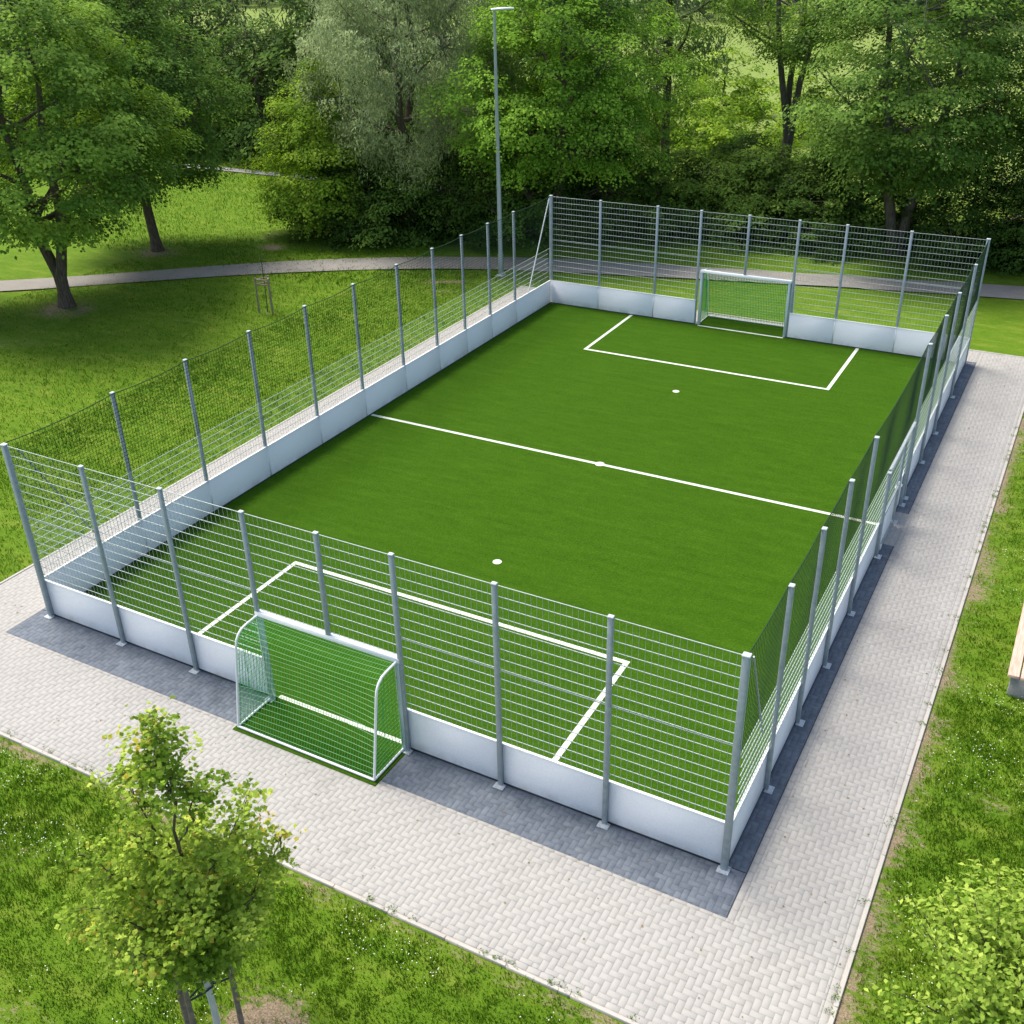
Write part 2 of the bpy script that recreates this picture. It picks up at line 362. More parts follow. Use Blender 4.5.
def pave_rects(mb,R,top,gap,b=.004):
    n=len(R); g=gap/2
    dz=rng.uniform(-.0012,.0012,n)+.004*(vnoise(R[:,0],R[:,1],1.3,21)-.5)
    xa,ya,xb,yb=R[:,0]+g,R[:,1]+g,R[:,2]-g,R[:,3]-g
    def ring(k,z): return np.stack([np.stack([xa+k,ya+k,z],-1),np.stack([xb-k,ya+k,z],-1),np.stack([xb-k,yb-k,z],-1),np.stack([xa+k,yb-k,z],-1)],1)
    V=np.concatenate([ring(0,np.full(n,top-.03)),ring(0,top+dz-b),ring(b,top+dz)],1)
    base=np.arange(n)[:,None]*12
    F=[]
    for r in (0,4):
        for i_ in range(4):
            k=(i_+1)%4; F.append(base+np.array([[r+i_,r+k,r+4+k,r+4+i_]]))
    F.append(base+np.array([[8,9,10,11]]))
    t=np.clip(.5+.13*rng.randn(n)+.35*(vnoise((R[:,0]),(R[:,1]),1.5,8)-.5),0,1)
    mb.add(V.reshape(-1,3),np.stack(F,1).reshape(-1,4),np.repeat(t,12))
def course(mb,x0,x1,y0,y1,step,axis,top=0.0,gap=.005):
    a0,a1=(x0,x1) if axis=='x' else (y0,y1); n=int(round((a1-a0)/step)); e=np.linspace(a0,a1,n+1)
    R=np.array([(p,y0,q,y1) if axis=='x' else (x0,p,x1,q) for p,q in zip(e[:-1],e[1:])]); pave_rects(mb,R,top,gap)
def sheet(name,polys,z,m,label,cat):
    mb=MB()
    for (x0,y0,x1,y1) in polys: mb.add([(x0,y0,z),(x1,y0,z),(x1,y1,z),(x0,y1,z)],[[0,1,2,3]])
    return tag(mb.build(name,m),label,cat,kind='structure')
S=-6.6   # how far the path runs on towards the viewer
sheet('path_bed',[(-2.05,-3.1,14.95,-.92),(14.95,S,17.1,25.1),(-2.05,-.92,-.3,25.1),(-.3,L+.34,14.95,25.1)],-.006,M['joint'],'sand bed showing in the joints of the pale path','path')
mb=MB()
herring(mb,-1.98,16.94,-2.98,-.99)
course(mb,-1.98,14.96,-3.08,-2.98,.2,'x')                 # edging course along the grass
course(mb,-.4,15.33,-.99,-.93,.2,'x')                     # thin light course beside the dark band
herring(mb,15.45,16.94,-.99,25.0); herring(mb,15.33,15.45,-.99,-.93)
herring(mb,14.98,16.94,S,-2.98)
course(mb,16.94,17.04,S,25.0,.2,'y')
course(mb,15.345,15.445,-.93,25.0,.2,'y')
herring(mb,-1.98,-.40,-.99,25.0); herring(mb,-.40,-.31,-.93,25.0)
herring(mb,-.31,15.34,L+.33,25.0)
herring(mb,15.06,15.34,10.9,12.6,top=.003)                # pale threshold in front of the gate
tag(mb.build('paved_path',M['paver']),'pale grey herringbone block path around the pitch','path',kind='structure')
sheet('dark_paving_bed',[(-.33,-.92,15.34,-.001),(15.0,-.001,15.34,10.9),(15.0,12.6,15.34,L+.33),(-.33,-.001,-.0,L+.33),(0,L,15,L+.33)],-.0057,M['joint_dark'],'dark joint bed under the slate blue paving','paving')
mb=MB()
herring(mb,-.3,15.325,-.925,.02)
herring(mb,15.02,15.325,.02,10.9); herring(mb,15.02,15.325,12.6,L+.32)
herring(mb,-.3,-.01,.02,L+.3); herring(mb,-.01,15.02,L+.01,L+.3)
tag(mb.build('dark_paving',M['paver_dark']),'slate blue block paving along the foot of the boards','paving',kind='structure')
mb=MB()
def kerb(x0,y0,x1,y1):
    ax='x' if x1-x0>y1-y0 else 'y'; n=max(1,int(round(max(x1-x0,y1-y0)/1.0))); 
    for q in range(n):
        if ax=='x': a=x0+(x1-x0)*q/n; b_=x0+(x1-x0)*(q+1)/n; mb.cbox(((a+b_)/2,(y0+y1)/2,-.04),(b_-a-.004,y1-y0,.11),.008,rng.rand())
        else: a=y0+(y1-y0)*q/n; b_=y0+(y1-y0)*(q+1)/n; mb.cbox(((x0+x1)/2,(a+b_)/2,-.04),(x1-x0,b_-a-.004,.11),.008,rng.rand())
kerb(-2.07,-3.16,14.88,-3.095); kerb(14.895,S,14.96,-3.095); kerb(17.055,S,17.12,25.1); kerb(-2.065,-3.09,-2.0,25.1); kerb(-1.99,25.02,17.05,25.085)
tag(mb.build('path_kerb',M['kerb']),'thin pale concrete edging stones between path and grass','kerb',kind='structure')

# asphalt park path and the far gravel path
def ribbon(name,near,farr,z,m,label):
    mb=MB(); a=np.array(near,float); c=np.array(farr,float)
    def res(p,n=90):
        d=np.concatenate([[0],np.cumsum(np.linalg.norm(np.diff(p,axis=0),axis=1))]); t=np.linspace(0,d[-1],n)
        q=np.stack([np.interp(t,d,p[:,0]),np.interp(t,d,p[:,1])],-1)
        for _ in range(6): q[1:-1]=(q[:-2]+2*q[1:-1]+q[2:])/4
        return q
    a=res(a); c=res(c); n=len(a)
    a=a+.08*(vnoise(a[:,0],a[:,1],1.3,3)-.5)[:,None]; c=c+.12*(vnoise(c[:,0],c[:,1],1.1,4)-.5)[:,None]
    mm=(a+c)/2
    V=np.concatenate([np.c_[a,np.full(n,z)],np.c_[mm,np.full(n,z+.03)],np.c_[c,np.full(n,z)]]); k=np.arange(n-1)
    mb.add(V,np.concatenate([np.stack([k,k+1,n+k+1,n+k],-1),np.stack([n+k,n+k+1,2*n+k+1,2*n+k],-1)]))
    return tag(mb.build(name,m,smooth=True),label,'path',kind='structure')
ribbon('asphalt_path',[(-40,4),(-30,9.5),(-24.5,13.2),(-21.1,15.3),(-19.3,16.8),(-16.5,19.1),(-13.4,21.7),(-9.8,24.0),(-6.45,25.9),(-1.9,27.4),(2.1,28.4),(7.9,29.9),(11.6,30.7),(16,31.5),(30,34),(45,36)],
       [(-41,6),(-31,11),(-25.6,14.3),(-22.4,16.4),(-19.6,18.5),(-16.1,21.6),(-13.9,23.5),(-10.9,25.5),(-7.4,27.4),(-2.5,29.4),(3.5,30.6),(8.5,31.7),(12,32.4),(16,33.3),(30,36),(45,38)],.012,M['asphalt'],'grey asphalt park path curving behind the pitch')
ribbon('gravel_path',[(-60,34),(-40,37.4),(-31,38.2),(-26.4,38.3),(-20,38),(-12,37)],[(-60,35),(-40,38.3),(-31,39.1),(-26.4,39.1),(-20,38.9),(-12,38)],.012,M['concrete'],'thin pale path in the distant lawn')

mb=MB(); r0=rng; rng=np.random.RandomState(77)
n=150; P=np.stack([np.concatenate([rng.uniform(-1.9,17,n-60),rng.uniform(15.4,17,60)]),np.concatenate([rng.uniform(-3.08,-.1,n-60),rng.uniform(-1,24,60)]),np.full(n,.008)],-1)
leaf_faces(mb,P,np.array([0,0,1.])+rng.randn(n,3)*.12,.042,rng.rand(n),.7); rng=r0
tag(mb.build('fallen_leaves',M['litter']),'a few small dry leaves blown over the pale paving','leaves',kind='stuff')
mb=MB(); r0=rng; rng=np.random.RandomState(78)
for q in range(90):
    if q<45: cx,cy=rng.uniform(-1.5,14.8),-3.09+rng.uniform(-.02,.03)
    else: cx,cy=17.05+rng.uniform(-.03,.03),rng.uniform(-4,20)
    n=rng.randint(8,26); P=np.stack([cx+rng.randn(n)*.045,cy+rng.randn(n)*.03,np.full(n,.02)+rng.rand(n)*.03],-1)
    leaf_faces(mb,P,rng.randn(n,3)*.6+[0,0,.8],.035,rng.rand(n)*.8,.4)
rng=r0
tag(mb.build('kerb_weeds',M['blade']),'small weeds and grass tufts creeping over the edging stones','weeds',kind='stuff')

# ------------------------------------------------------------------ turf and markings
mb=MB(); mb.add([(0,0,0.004),(W,0,0.004),(W,L,0.004),(0,L,0.004)],[[0,1,2,3]])
tag(mb.build('artificial_turf',M['turf']),'deep green artificial turf inside the boards','turf',kind='structure')
mb=MB(); z=.009; lw=.055
def ln(x0,y0,x1,y1): mb.add([(x0,y0,z),(x1,y0,z),(x1,y1,z),(x0,y1,z)],[[0,1,2,3]])
for s,y0 in ((1,0),(-1,L)):
    d=4.02; a,b_=sorted((y0+s*.02,y0+s*(d-lw))); 
    ln(3.38-lw,a,3.38+lw,b_); ln(11.62-lw,a,11.62+lw,b_)
    a,b_=sorted((y0+s*(d-lw),y0+s*(d+lw))); ln(3.38-lw,a,11.62+lw,b_)
ln(.02,11.75-lw,W-.02,11.75+lw)
ln(6.2,.01,9.1,.10); ln(5.98,L-.12,9.08,L-.03)
for (cx,cy) in ((7.5,6.15),(7.5,17.4),(7.5,11.75)):
    a=np.linspace(0,2*np.pi,25)[:-1]; r=.105 if cy!=11.75 else .13
    zz=z if cy!=11.75 else z+.004
    V=np.vstack([np.stack([cx+r*np.cos(a),cy+r*np.sin(a),0*a+zz],-1),[(cx,cy,zz)]]); mb.add(V,[[i_,(i_+1)%24,24] for i_ in range(24)])
tag(mb.build('pitch_markings',M['line']),'white field markings and three round spots on the turf','marking',kind='structure')

# ------------------------------------------------------------------ fences
def post_into(parent,x,y,z0,z1,along,wid=.10,dep=.07,plate=True,m='galv'):
    mb=MB(); dx,dy=(wid,dep) if along=='x' else (dep,wid)
    mb.cbox((x,y,(z0+z1)/2),(dx,dy,z1-z0),.008); p=mb.build('post',M[m],parent)
    mb=MB(); mb.cbox((x,y,z1+.012),(dx+.012,dy+.012,.022),.006); mb.build('post_cap',M['galv_light'],p)
    if plate and z0<.3:
        ox,oy={'front':(0,-.05),'back':(0,.05),'left':(-.05,0),'right':(.05,0)}[parent['side']]
        mb=MB(); mb.cbox((x+ox*1.0,y+oy*1.0,.011),((.19 if along=='x' else .14),(.14 if along=='x' else .19),.012),.003)
        for a,b_ in ((-1,-1),(1,-1),(1,1),(-1,1)): mb.tube([(x+ox+a*.05,y+oy+b_*.05,.016),(x+ox+a*.05,y+oy+b_*.05,.034)],.011,6)
        mb.build('foot_plate',M['galv_light'],p)
    return p
def P3(along,off,t,z): return (t,off,z) if along=='x' else (off,t,z)
def mesh_panel(parent,along,off,a,b,z0,z1,hstep=.196,vstep=.1,r=.0082,mid=None,joint=True):
    mb=MB()
    zs=list(np.arange(z1-.02,z0+.02,-hstep))
    if mid: zs.append(mid-.05)
    for z in zs: mb.tube([P3(along,off,a,z),P3(along,off,b,z)],r,4,cap=False)
    n=max(1,int(round((b-a)/vstep)))
    for q in range(1,n):
        t=a+(b-a)*q/n; mb.tube([P3(along,off,t,z0),P3(along,off,t,z1-.02)],.0030,4,cap=False)
    return mb.build('mesh_panel',M['wire'],parent)
def board(parent,along,inner,out,a,b,h=HB):
    """board between posts; inner = coordinate of the face, out = outward sign"""
    mb=MB(); c=inner+out*.0; th=.024
    mid=c+out*th/2-out*0.0
    d=(b-a-.006,th,h-.05) if along=='x' else (th,b-a-.006,h-.05)
    mb.cbox(P3(along,mid,(a+b)/2,.04+(h-.05)/2),d,.003); o=mb.build('board_panel',M['board'],parent)
    mb=MB(); d=(b-a-.004,.05,.022) if along=='x' else (.05,b-a-.004,.022)
    mb.cbox(P3(along,mid,(a+b)/2,h),d,.004); mb.build('top_rail',M['white_metal'],o)
    mb=MB(); d=(b-a-.004,.03,.035) if along=='x' else (.03,b-a-.004,.035)
    mb.box(P3(along,mid,(a+b)/2,.0215),d); mb.build('bottom_strip',M['dark_gap'],o)  # dark strip filling the gap at the foot of the board
    return o
def joint_strips(parent,along,inner,out,ts):
    for t in ts:
        mb=MB(); d=(.03,.004,HB-.06) if along=='x' else (.004,.03,HB-.06)
        mb.box(P3(along,inner-out*.003,t,.04+(HB-.06)/2),d); mb.build('joint_strip',M['board'],parent)
def net(parent,along,off,pts,z0,cell=.085,r=.0044,sag=.05):
    """knotted net hung from a sagging cord between post tops"""
    ts=[p[0] for p in pts]; a,b=ts[0],ts[-1]; mb=MB(); 
    def top(t):
        for p,q in zip(pts[:-1],pts[1:]):
            if p[0]<=t<=q[0]+1e-6:
                u=(t-p[0])/(q[0]-p[0]); return p[1]*(1-u)+q[1]*u-4*sag*u*(1-u)*((q[0]-p[0])/2.2)
        return pts[-1][1]
    bulge=lambda t,z:.02*math.sin(t*2.3)*math.sin((z-z0)*1.6)
    n=int((b-a)/cell)
    for q in range(n+1):
        t=a+(b-a)*q/n; zt=top(t); mb.tube([P3(along,off+bulge(t,z),t,z) for z in np.linspace(z0,zt,4)],r,3,cap=False)
    tt=np.arange(a,b+.2,.4); tt[-1]=b
    m_=int((H-z0)/cell)
    for k in range(m_):
        u=k/m_; mb.tube([P3(along,off+bulge(t,z0+(top(t)-z0)*u),t,z0+(top(t)-z0)*u) for t in tt],r,3,cap=False)
    o=mb.build('ball_net',M['dark_net'],parent)
    mb=MB(); tt=np.arange(a,b+.1,.2); tt[-1]=b
    mb.tube([P3(along,off,t,top(t)+.004) for t in tt],.010,5); mb.build('top_cord',M['dark_net'],o)
    mb=MB(); mb.tube([P3(along,off,a,z0),P3(along,off,b,z0)],.008,5); mb.build('lower_cord',M['wire'],o)
    return o

F=['front','back','left','right']
def fence(side,label):
    o=empty('pitch_fence',{'front':(W/2,0,0),'back':(W/2,L,0),'left':(0,L/2,0),'right':(W,L/2,0)}[side]); o['side']=side
    tag(o,label,'fence','fences enclosing the pitch'); return o
def relocate(root):
    """children were built in world coordinates: make them relative to the root"""
    off=Vector(root.location)
    for ch in root.children:
        ch.location=-off
XP=[.06,2.2,4.2,6.1,7.7,9.2,11.08,13.0,15.0]
XB=[0,2.0,4.2,5.8,7.5,9.2,10.75,12.75,15.0]
YL=[0,2.8,5.0,7.2,9.4,11.55,13.7,15.65,17.4,19.1,20.9,23.6]
YR=[0,1.9,3.8,5.7,7.7,13.4,15.65,17.7,20.6,23.6]
MID=2.46
# --- front and back
for side,xs_,yy,out,label in (('front',XP,0,-1,'near end fence with white boards and a net goal in the middle'),('back',XB,L,1,'far end fence of steel bars with white boards in front of the trees')):
    r_=fence(side,label); off=yy+out*.065; poff=yy+out*.06
    for k,x in enumerate(xs_):
        corner=k in (0,8); z0=1.96 if k==4 else .02
        post_into(r_,x,poff,z0,H,'x',.108 if corner else .085,.095 if corner else .065,plate=(side=='front'))
    for k,(a,b_) in enumerate(zip(xs_[:-1],xs_[1:])):
        lo=1.99 if k in (3,4) else HB+.03
        mesh_panel(r_,'x',off-out*.02,a+.03,b_-.03,lo,H,mid=MID if k not in (3,4) else None)
        if k not in (3,4): board(r_,'x',yy,out,a+(0.0 if k==0 else .0),b_,HB)
    joint_strips(r_,'x',yy,out,[xs_[1],xs_[2],xs_[6],xs_[7]])
    relocate(r_)
# --- left
r_=fence('left','long left fence with dark net above steel bars, beside the park lawn')
for y in YL[1:-1]: post_into(r_,-.06,y,.02,H,'y',.085,.07,plate=False)
ZN=2.12
for a,b_ in zip(YL[:-1],YL[1:]):
    a2=a+(.07 if a==0 else 0); b2=b_-(.07 if b_==L else 0)
    mesh_panel(r_,'y',-.045,a2+.03,b2-.03,HB+.03,ZN,hstep=.172); board(r_,'y',0,-1,a2-.05 if a==0 else a2,b2+.05 if b_==L else b2)
joint_strips(r_,'y',0,-1,YL[1:-1])
net(r_,'y',-.012,[(y,H) for y in YL],ZN)
mb=MB(); mb.tube([(-.02,.25,3.80),(-.02,1.55,1.15)],.017,6); mb.build('brace',M['galv'],r_)
mb=MB(); mb.tube([(.03,23.45,3.98),(.03,21.75,.93)],.02,6); mb.build('brace',M['white_metal'],r_)
relocate(r_)
# --- right
r_=fence('right','long right fence with dark net above steel bars and a gate, beside the wide path')
for y in YR[1:-1]: post_into(r_,15.06,y,.02,H,'y',.085,.075)
for y in (10.25,12.05,13.0): post_into(r_,15.06,y,.02,2.12,'y',.09,.08)

bays=[(0,1.9),(1.9,3.8),(3.8,5.7),(5.7,7.7),(7.7,10.2),(12.05,13.4),(13.4,15.65),(15.65,17.7),(17.7,20.6),(20.6,23.6)]
for a,b_ in bays:
    a2=a+(.07 if a==0 else 0); b2=b_-(.07 if b_==L else 0)
    mesh_panel(r_,'y',15.045,a2+.03,b2-.03,HB+.03,ZN,hstep=.172); board(r_,'y',15,1,a2-.05 if a==0 else a2,b2+.05 if b_==L else b2)
joint_strips(r_,'y',15,1,[1.9,3.8,5.7,7.7,13.4,15.65,17.7,20.6])
net(r_,'y',15.012,[(y,H) for y in YR],ZN)
mb=MB(); mb.tube([(15.03,.2,3.85),(15.03,1.25,1.7)],.017,6); mb.build('brace',M['galv'],r_)
mb=MB(); mb.cbox((15.06,11.75,2.16),(.06,2.8,.035),.008); mb.build('gate_top_rail',M['galv_light'],r_)
# gate leaf
mb=MB()
for y in (10.33,11.97): mb.cbox((15.07,y,1.03),(.05,.05,2.0),.006)
for z in (.06,1.0,2.03): mb.cbox((15.07,11.15,z),(.045,1.58,.05),.006)
for z in np.arange(1.12,2.0,.17): mb.tube([(15.07,10.36,z),(15.07,11.94,z)],.009,4,cap=False)
for q in range(1,16): mb.tube([(15.07,10.36+1.58*q/16,1.02),(15.07,10.36+1.58*q/16,2.01)],.003,4,cap=False)
g_=mb.build('gate',M['galv'],r_)
mb=MB(); mb.cbox((15.04,11.15,.53),(.02,1.54,.86),.003); mb.build('gate_board',M['board'],g_)
mb=MB(); mb.cbox((15.10,11.84,1.08),(.03,.04,.22),.004); mb.tube([(15.12,11.84,1.12),(15.17,11.84,1.12),(15.17,11.72,1.12)],.011,6); mb.build('gate_handle',M['galv_light'],g_)
mb=MB(); mb.cbox((15.11,10.3,.25),(.06,.1,.1),.008); mb.cbox((15.11,10.3,1.8),(.06,.1,.1),.008); mb.build('hinge',M['galv_light'],g_)
relocate(r_)

# ------------------------------------------------------------------ goals
def goal(cx,y0,out,wid,label,lip,rr=.0045):
    r_=empty('football_goal',(cx,y0,0)); tag(r_,label,'goal','small goals set into the end fences')
    hw=wid/2; gh=1.93; D=.98
    def q(x,y,z): return (x,out*y,z)
    mb=MB()
    for s in (-1,1): mb.cbox(q(s*hw,.03,gh/2),(.09,.12,gh-.01),.012)
    mb.build('goal_post',M['goal_grey'],r_) if False else None
    for s in (-1,1):
        m1=MB(); m1.cbox(q(s*hw,.03,gh/2+.004),(.09,.12,gh-.02),.012); m1.build('goal_post',M['goal_grey'],r_)
    mb=MB(); mb.cbox(q(0,.03,gh+.03),(wid+.12,.12,.085),.015); mb.build('crossbar',M['white_metal'],r_)
    prof=[(.03,gh),(.38,gh-.01),(.50,gh-.03),(.60,gh-.09),(.665,gh-.18),(.70,gh-.30),(.725,gh-.45),(D,.04)]
    for s in (-1,1):
        mb=MB(); mb.tube([q(s*hw,a,z) for a,z in prof],.024,8); mb.build('side_hoop',M['white_metal'],r_,smooth=True)
        mb=MB(); mb.tube([q(s*hw,.05,.045),q(s*hw,D,.045)],.022,8); mb.build('ground_rail',M['white_metal'],r_,smooth=True)
    mb=MB(); mb.tube([q(-hw,D,.045),q(hw,D,.045)],.026,8); mb.build('ground_rail',M['white_metal'],r_,smooth=True)
    mb=MB(); mb.cbox(q(0,(D+.07)/2+.0,.006),(wid+.10+lip,D+.05+lip,.02),.006); mb.build('turf_mat',M['turf'],r_)
    # net: profile sampled, sagging between the hoops
    pr=np.array(prof); d=np.concatenate([[0],np.cumsum(np.hypot(*np.diff(pr,axis=0).T))])
    nv=int(d[-1]/.105); tv=np.linspace(0,d[-1],nv+1); PV=np.stack([np.interp(tv,d,pr[:,0]),np.interp(tv,d,pr[:,1])],-1)
    PV[-1]=(D,.06)
    nu=int(wid/.115)
    def pt(u,k):
        v=tv[k]/d[-1]; s_=math.sin(math.pi*u)**.8; a,z=PV[k]
        sg=.13*s_*math.sin(math.pi*min(1,v*1.05))**1.0
        return q((u-.5)*wid,a-sg*(1.0 if v>.35 else v/.35),z-.10*s_*max(0,1-abs(v-.25)/.3))
    mb=MB()
    for i_ in range(2*nu+1): mb.tube([pt(i_/nu/2,k) for k in range(nv+1)],rr,3,0.,cap=False)
    for k in range(1,nv+1): mb.tube([pt(i_/nu,k) for i_ in range(0,nu+1,2)]+([pt(1,k)] if nu%2 else []),rr,3,1.,cap=False)  # horizontal strands coloured pale to imitate highlights along the sagging net
    for s in (-1,1):
        for z in np.arange(.1,gh,.085):
            # depth of the hoop at this height
            ys_=pr[:,0][::-1]; zs_=pr[:,1][::-1]; dep=np.interp(z,zs_,ys_)
            mb.tube([q(s*(hw-.02*math.sin(math.pi*t)),.05+(dep-.05)*t,z) for t in (0,.33,.66,1)],rr,3,.15,cap=False)
        for a in np.arange(.1,D,.09):
            zt=np.interp(a,pr[:7,0],pr[:7,1]); mb.tube([q(s*hw,a,.05),q(s*(hw-.02),a*(.86 if a>.6 else 1),zt*.5),q(s*hw,a*(.74 if a>.6 else 1),zt)],rr,3,.1,cap=False)
    mb.build('goal_net',M['goal_net'],r_)
    return r_
goal(7.63,-.02,-1,3.02,'near goal with pale green net bulging out over the paving',.05)
goal(7.53,L+.02,1,3.12,'far goal with white crossbar in front of the park trees',.0,.011)

# ------------------------------------------------------------------ trees
def crown_prof(kind,t):
    if kind=='round': return np.clip(np.sin(np.pi*np.clip(t,0,1)**.72),0,1)**.55
    if kind=='ovate': return np.clip(np.sin(np.pi*np.clip(t,0,1)**.55),0,1)**.7
    if kind=='vase': return np.clip(np.sin(np.pi*np.clip(t,0,1)**1.1),0,1)**.6
    if kind=='shrub': return np.clip(1-np.clip(t,0,1)**2.2,0,1)**.5
    return np.ones_like(t)
def tree_mesh(name,mat,bark,H_,R,zb,tr,kind='round',nc=260,lp=130,ls=.17,cr=.85,seed=1,forks=1,split=0,lean=(0,0),inner=.35,droop=.35,weep=False,thin=0,limbs=14):
    global rng
    keep=rng; rng=np.random.RandomState(seed)
    root=empty(name,(0,0,0))
    # clump centres
    t=rng.beta(1.15,1.1,nc*3); ph=rng.uniform(0,2*np.pi,nc*3)
    lob=1+.17*np.sin(ph*3+seed)+.12*np.sin(ph*5+seed*2.3+t*5)+.10*np.sin(t*17+ph*2)
    rad=R*crown_prof(kind,t)*lob*(1-(1-inner)*rng.rand(nc*3)**2.2*0.9)
    z=zb+t*(H_-zb)
    C=np.stack([rad*np.cos(ph)+lean[0]*t,rad*np.sin(ph)+lean[1]*t,z],-1)
    # thin to a minimum spacing
    sel=[]
    for i_ in range(len(C)):
        if len(sel)>=nc: break
        if sel:
            dd=np.linalg.norm((C[sel]-C[i_])*[1,1,1.5],axis=1)
            if dd.min()<cr*.62: continue
        sel.append(i_)
    C=C[sel]; t=t[sel]
    if thin: k=rng.rand(len(C))>thin; C=C[k]; t=t[k]
    mb=MB(); cen=np.array([lean[0]*.5,lean[1]*.5,(zb+H_)/2-.15*(H_-zb)])
    for c,tt in zip(C,t):
        r=cr*rng.uniform(.6,1.3)*(1-.3*tt); n=int(lp*(r/cr)**2*rng.uniform(.75,1.2))
        a=rng.uniform(0,2*np.pi,n); d=np.sqrt(rng.rand(n)); dep=rng.beta(1,2.2,n)
        ctint=.47+.27*rng.randn()
        out=c-cen; out[2]*=.5; out/=np.linalg.norm(out)+1e-6
        if weep:
            P=np.stack([c[0]+r*.7*d*np.cos(a),c[1]+r*.7*d*np.sin(a),c[2]-dep*r*1.9],-1); Nn=rng.randn(n,3)*.7+out*.6+[0,0,.3]
            ax=np.tile([0,0,-1.],(n,1))+rng.randn(n,3)*.35
            leaf_faces(mb,P,Nn,ls,np.clip(ctint+.2*rng.randn(n),0,1),.32,ax)
        else:
            # layered pads: flat on top, curling down at the rim, a second lower layer
            P=np.stack([r*d*np.cos(a)*(1+.25*np.sin(3*a+c[0])),r*d*np.sin(a)*(1+.25*np.sin(4*a+c[1])),-droop*r*d**2-dep*r*.75],-1)
            P+=out*(-P[:,2:3]*-.35)*0+c+rng.randn(n,3)*r*.06
            Nn=np.array([0,0,1.])+out*.55+np.stack([np.cos(a),np.sin(a),0*a],-1)*(d*.7)[:,None]+rng.randn(n,3)*.27
            leaf_faces(mb,P,Nn,ls,np.clip(ctint+.13*rng.randn(n),0,1),.72)
    crown=mb.build('crown',mat,root)
    # trunk and limbs
    mb=MB(); base_h=max(zb,.4)
    def wob(a_,b_,n,amp):
        s=np.linspace(0,1,n)[:,None]; p=a_*(1-s)+b_*s; w=rng.randn(n,3)*amp; w[0]=w[-1]=0; w[:,2]*=.3
        for _ in range(2): w[1:-1]=(w[:-2]+w[1:-1]+w[2:])/3
        return p+w
    stems=[]
    for f_ in range(forks):
        a0=2*np.pi*f_/max(1,forks)+seed; sp=0 if forks==1 else (.16 if zb<5 else .11)*R
        b0=np.array([0 if forks==1 else .10*math.cos(a0),0 if forks==1 else .10*math.sin(a0),-.1])
        top=np.array([lean[0]*.8,lean[1]*.8,zb+(H_-zb)*.82])
        n=18; s=np.linspace(0,1,n); u_=np.clip((s*(top[2]+.1)-split)/(top[2]-split),0,1)
        p=wob(b0,top,n,.2); p[:,0]+=sp*(1.6*u_+.6*np.sin(u_*np.pi))*math.cos(a0); p[:,1]+=sp*(1.6*u_+.6*np.sin(u_*np.pi))*math.sin(a0)
        rr=tr*(1 if forks==1 else .78)*(1-.9*s)**.8; rr[0]*=1.45; rr=np.maximum(rr,.02); stems.append((p,rr)); mb.tube(p,rr,9)
    order=rng.permutation(len(C))[:limbs]; tips=[]
    for k in order:
        c=C[k]; p,rr=stems[rng.randint(len(stems))]; dz=c[2]-np.hypot(c[0],c[1])*.75
        i_=int(np.clip(np.searchsorted(p[:,2],max(dz,zb*.85)),1,len(p)-3)); st=p[i_]; e=c-[0,0,.2]
        q=wob(st,e,8,.18); s=np.linspace(0,1,8); q[:,2]+=np.sin(s*np.pi)*(-.04)*np.linalg.norm(e-st)
        r0=rr[i_]*.62; rs=np.maximum(r0*(1-s)**.8,.014); mb.tube(q,rs,6,cap=False); tips.append(q)
    if tips:
        T=np.concatenate([q[2:] for q in tips])
        for c in C[::2]:
            d=np.linalg.norm(T-c,axis=1); m_=d.argmin()
            if d[m_]<R*.7 and d[m_]>.15: 
                q=wob(T[m_],c-[0,0,.1],4,.05); mb.tube(q,[.03,.022,.014,.007],4,cap=False)
    mb.build('trunk',bark,root,smooth=True)
    rng=keep
    return root
LM={}
LM['maple']=leafmat('maple leaves',(.018,.062,.009),(.086,.186,.022),(.33,.48,.070),.30)
LM['maple_dark']=leafmat('dark maple leaves',(.013,.046,.009),(.060,.136,.021),(.25,.39,.065),.26)
LM['linden']=leafmat('bright linden leaves',(.024,.078,.009),(.105,.228,.020),(.33,.53,.060),.32)
LM['willow']=leafmat('silver willow leaves',(.070,.110,.040),(.175,.240,.095),(.42,.50,.25),.35,.55)
LM['yellowgreen']=leafmat('yellow green leaves',(.030,.085,.008),(.13,.255,.018),(.40,.54,.06),.32)
LM['shrub']=leafmat('shrub leaves',(.010,.035,.006),(.036,.084,.012),(.11,.19,.03),.22)
LM['shrub_olive']=leafmat('olive shrub leaves',(.020,.055,.009),(.068,.14,.02),(.20,.31,.05),.26)
LM['far']=leafmat('distant leaves',(.022,.046,.020),(.055,.095,.036),(.13,.18,.075),.25)
LM['near']=leafmat('sapling maple leaves',(.032,.09,.010),(.19,.33,.026),(.60,.68,.13),.38,.45,(.65,.40,.07))
LM['near_bush']=leafmat('glossy bush leaves',(.030,.085,.010),(.15,.28,.025),(.48,.58,.11),.38,.35)
def put(root,name,x,y,sc=1,rz=0,label=None,cat='tree',group=None,zs=1):
    root.name=name; root.location=(x,y,-.03); root.rotation_euler=(0,0,rz); root.scale=(sc,sc,sc*zs); tag(root,label,cat,group); return root
G='trees standing around the park'
T=tree_mesh
put(T('maple_tree',LM['maple'],M['bark'],12.6,4.7,3.3,.30,'round',300,310,.145,.95,3,forks=2,split=1.1,limbs=16),'maple_tree',-17.15,15.28,label='large maple with forked trunk on the left lawn this side of the asphalt path',group=G)
b_tree=put(T('maple_tree',LM['maple_dark'],M['bark'],13.0,3.9,3.0,.24,'ovate',310,285,.14,.95,11,limbs=12),'maple_tree',-19.9,22.9,label='dark maple just beyond the asphalt path on the left',group=G)
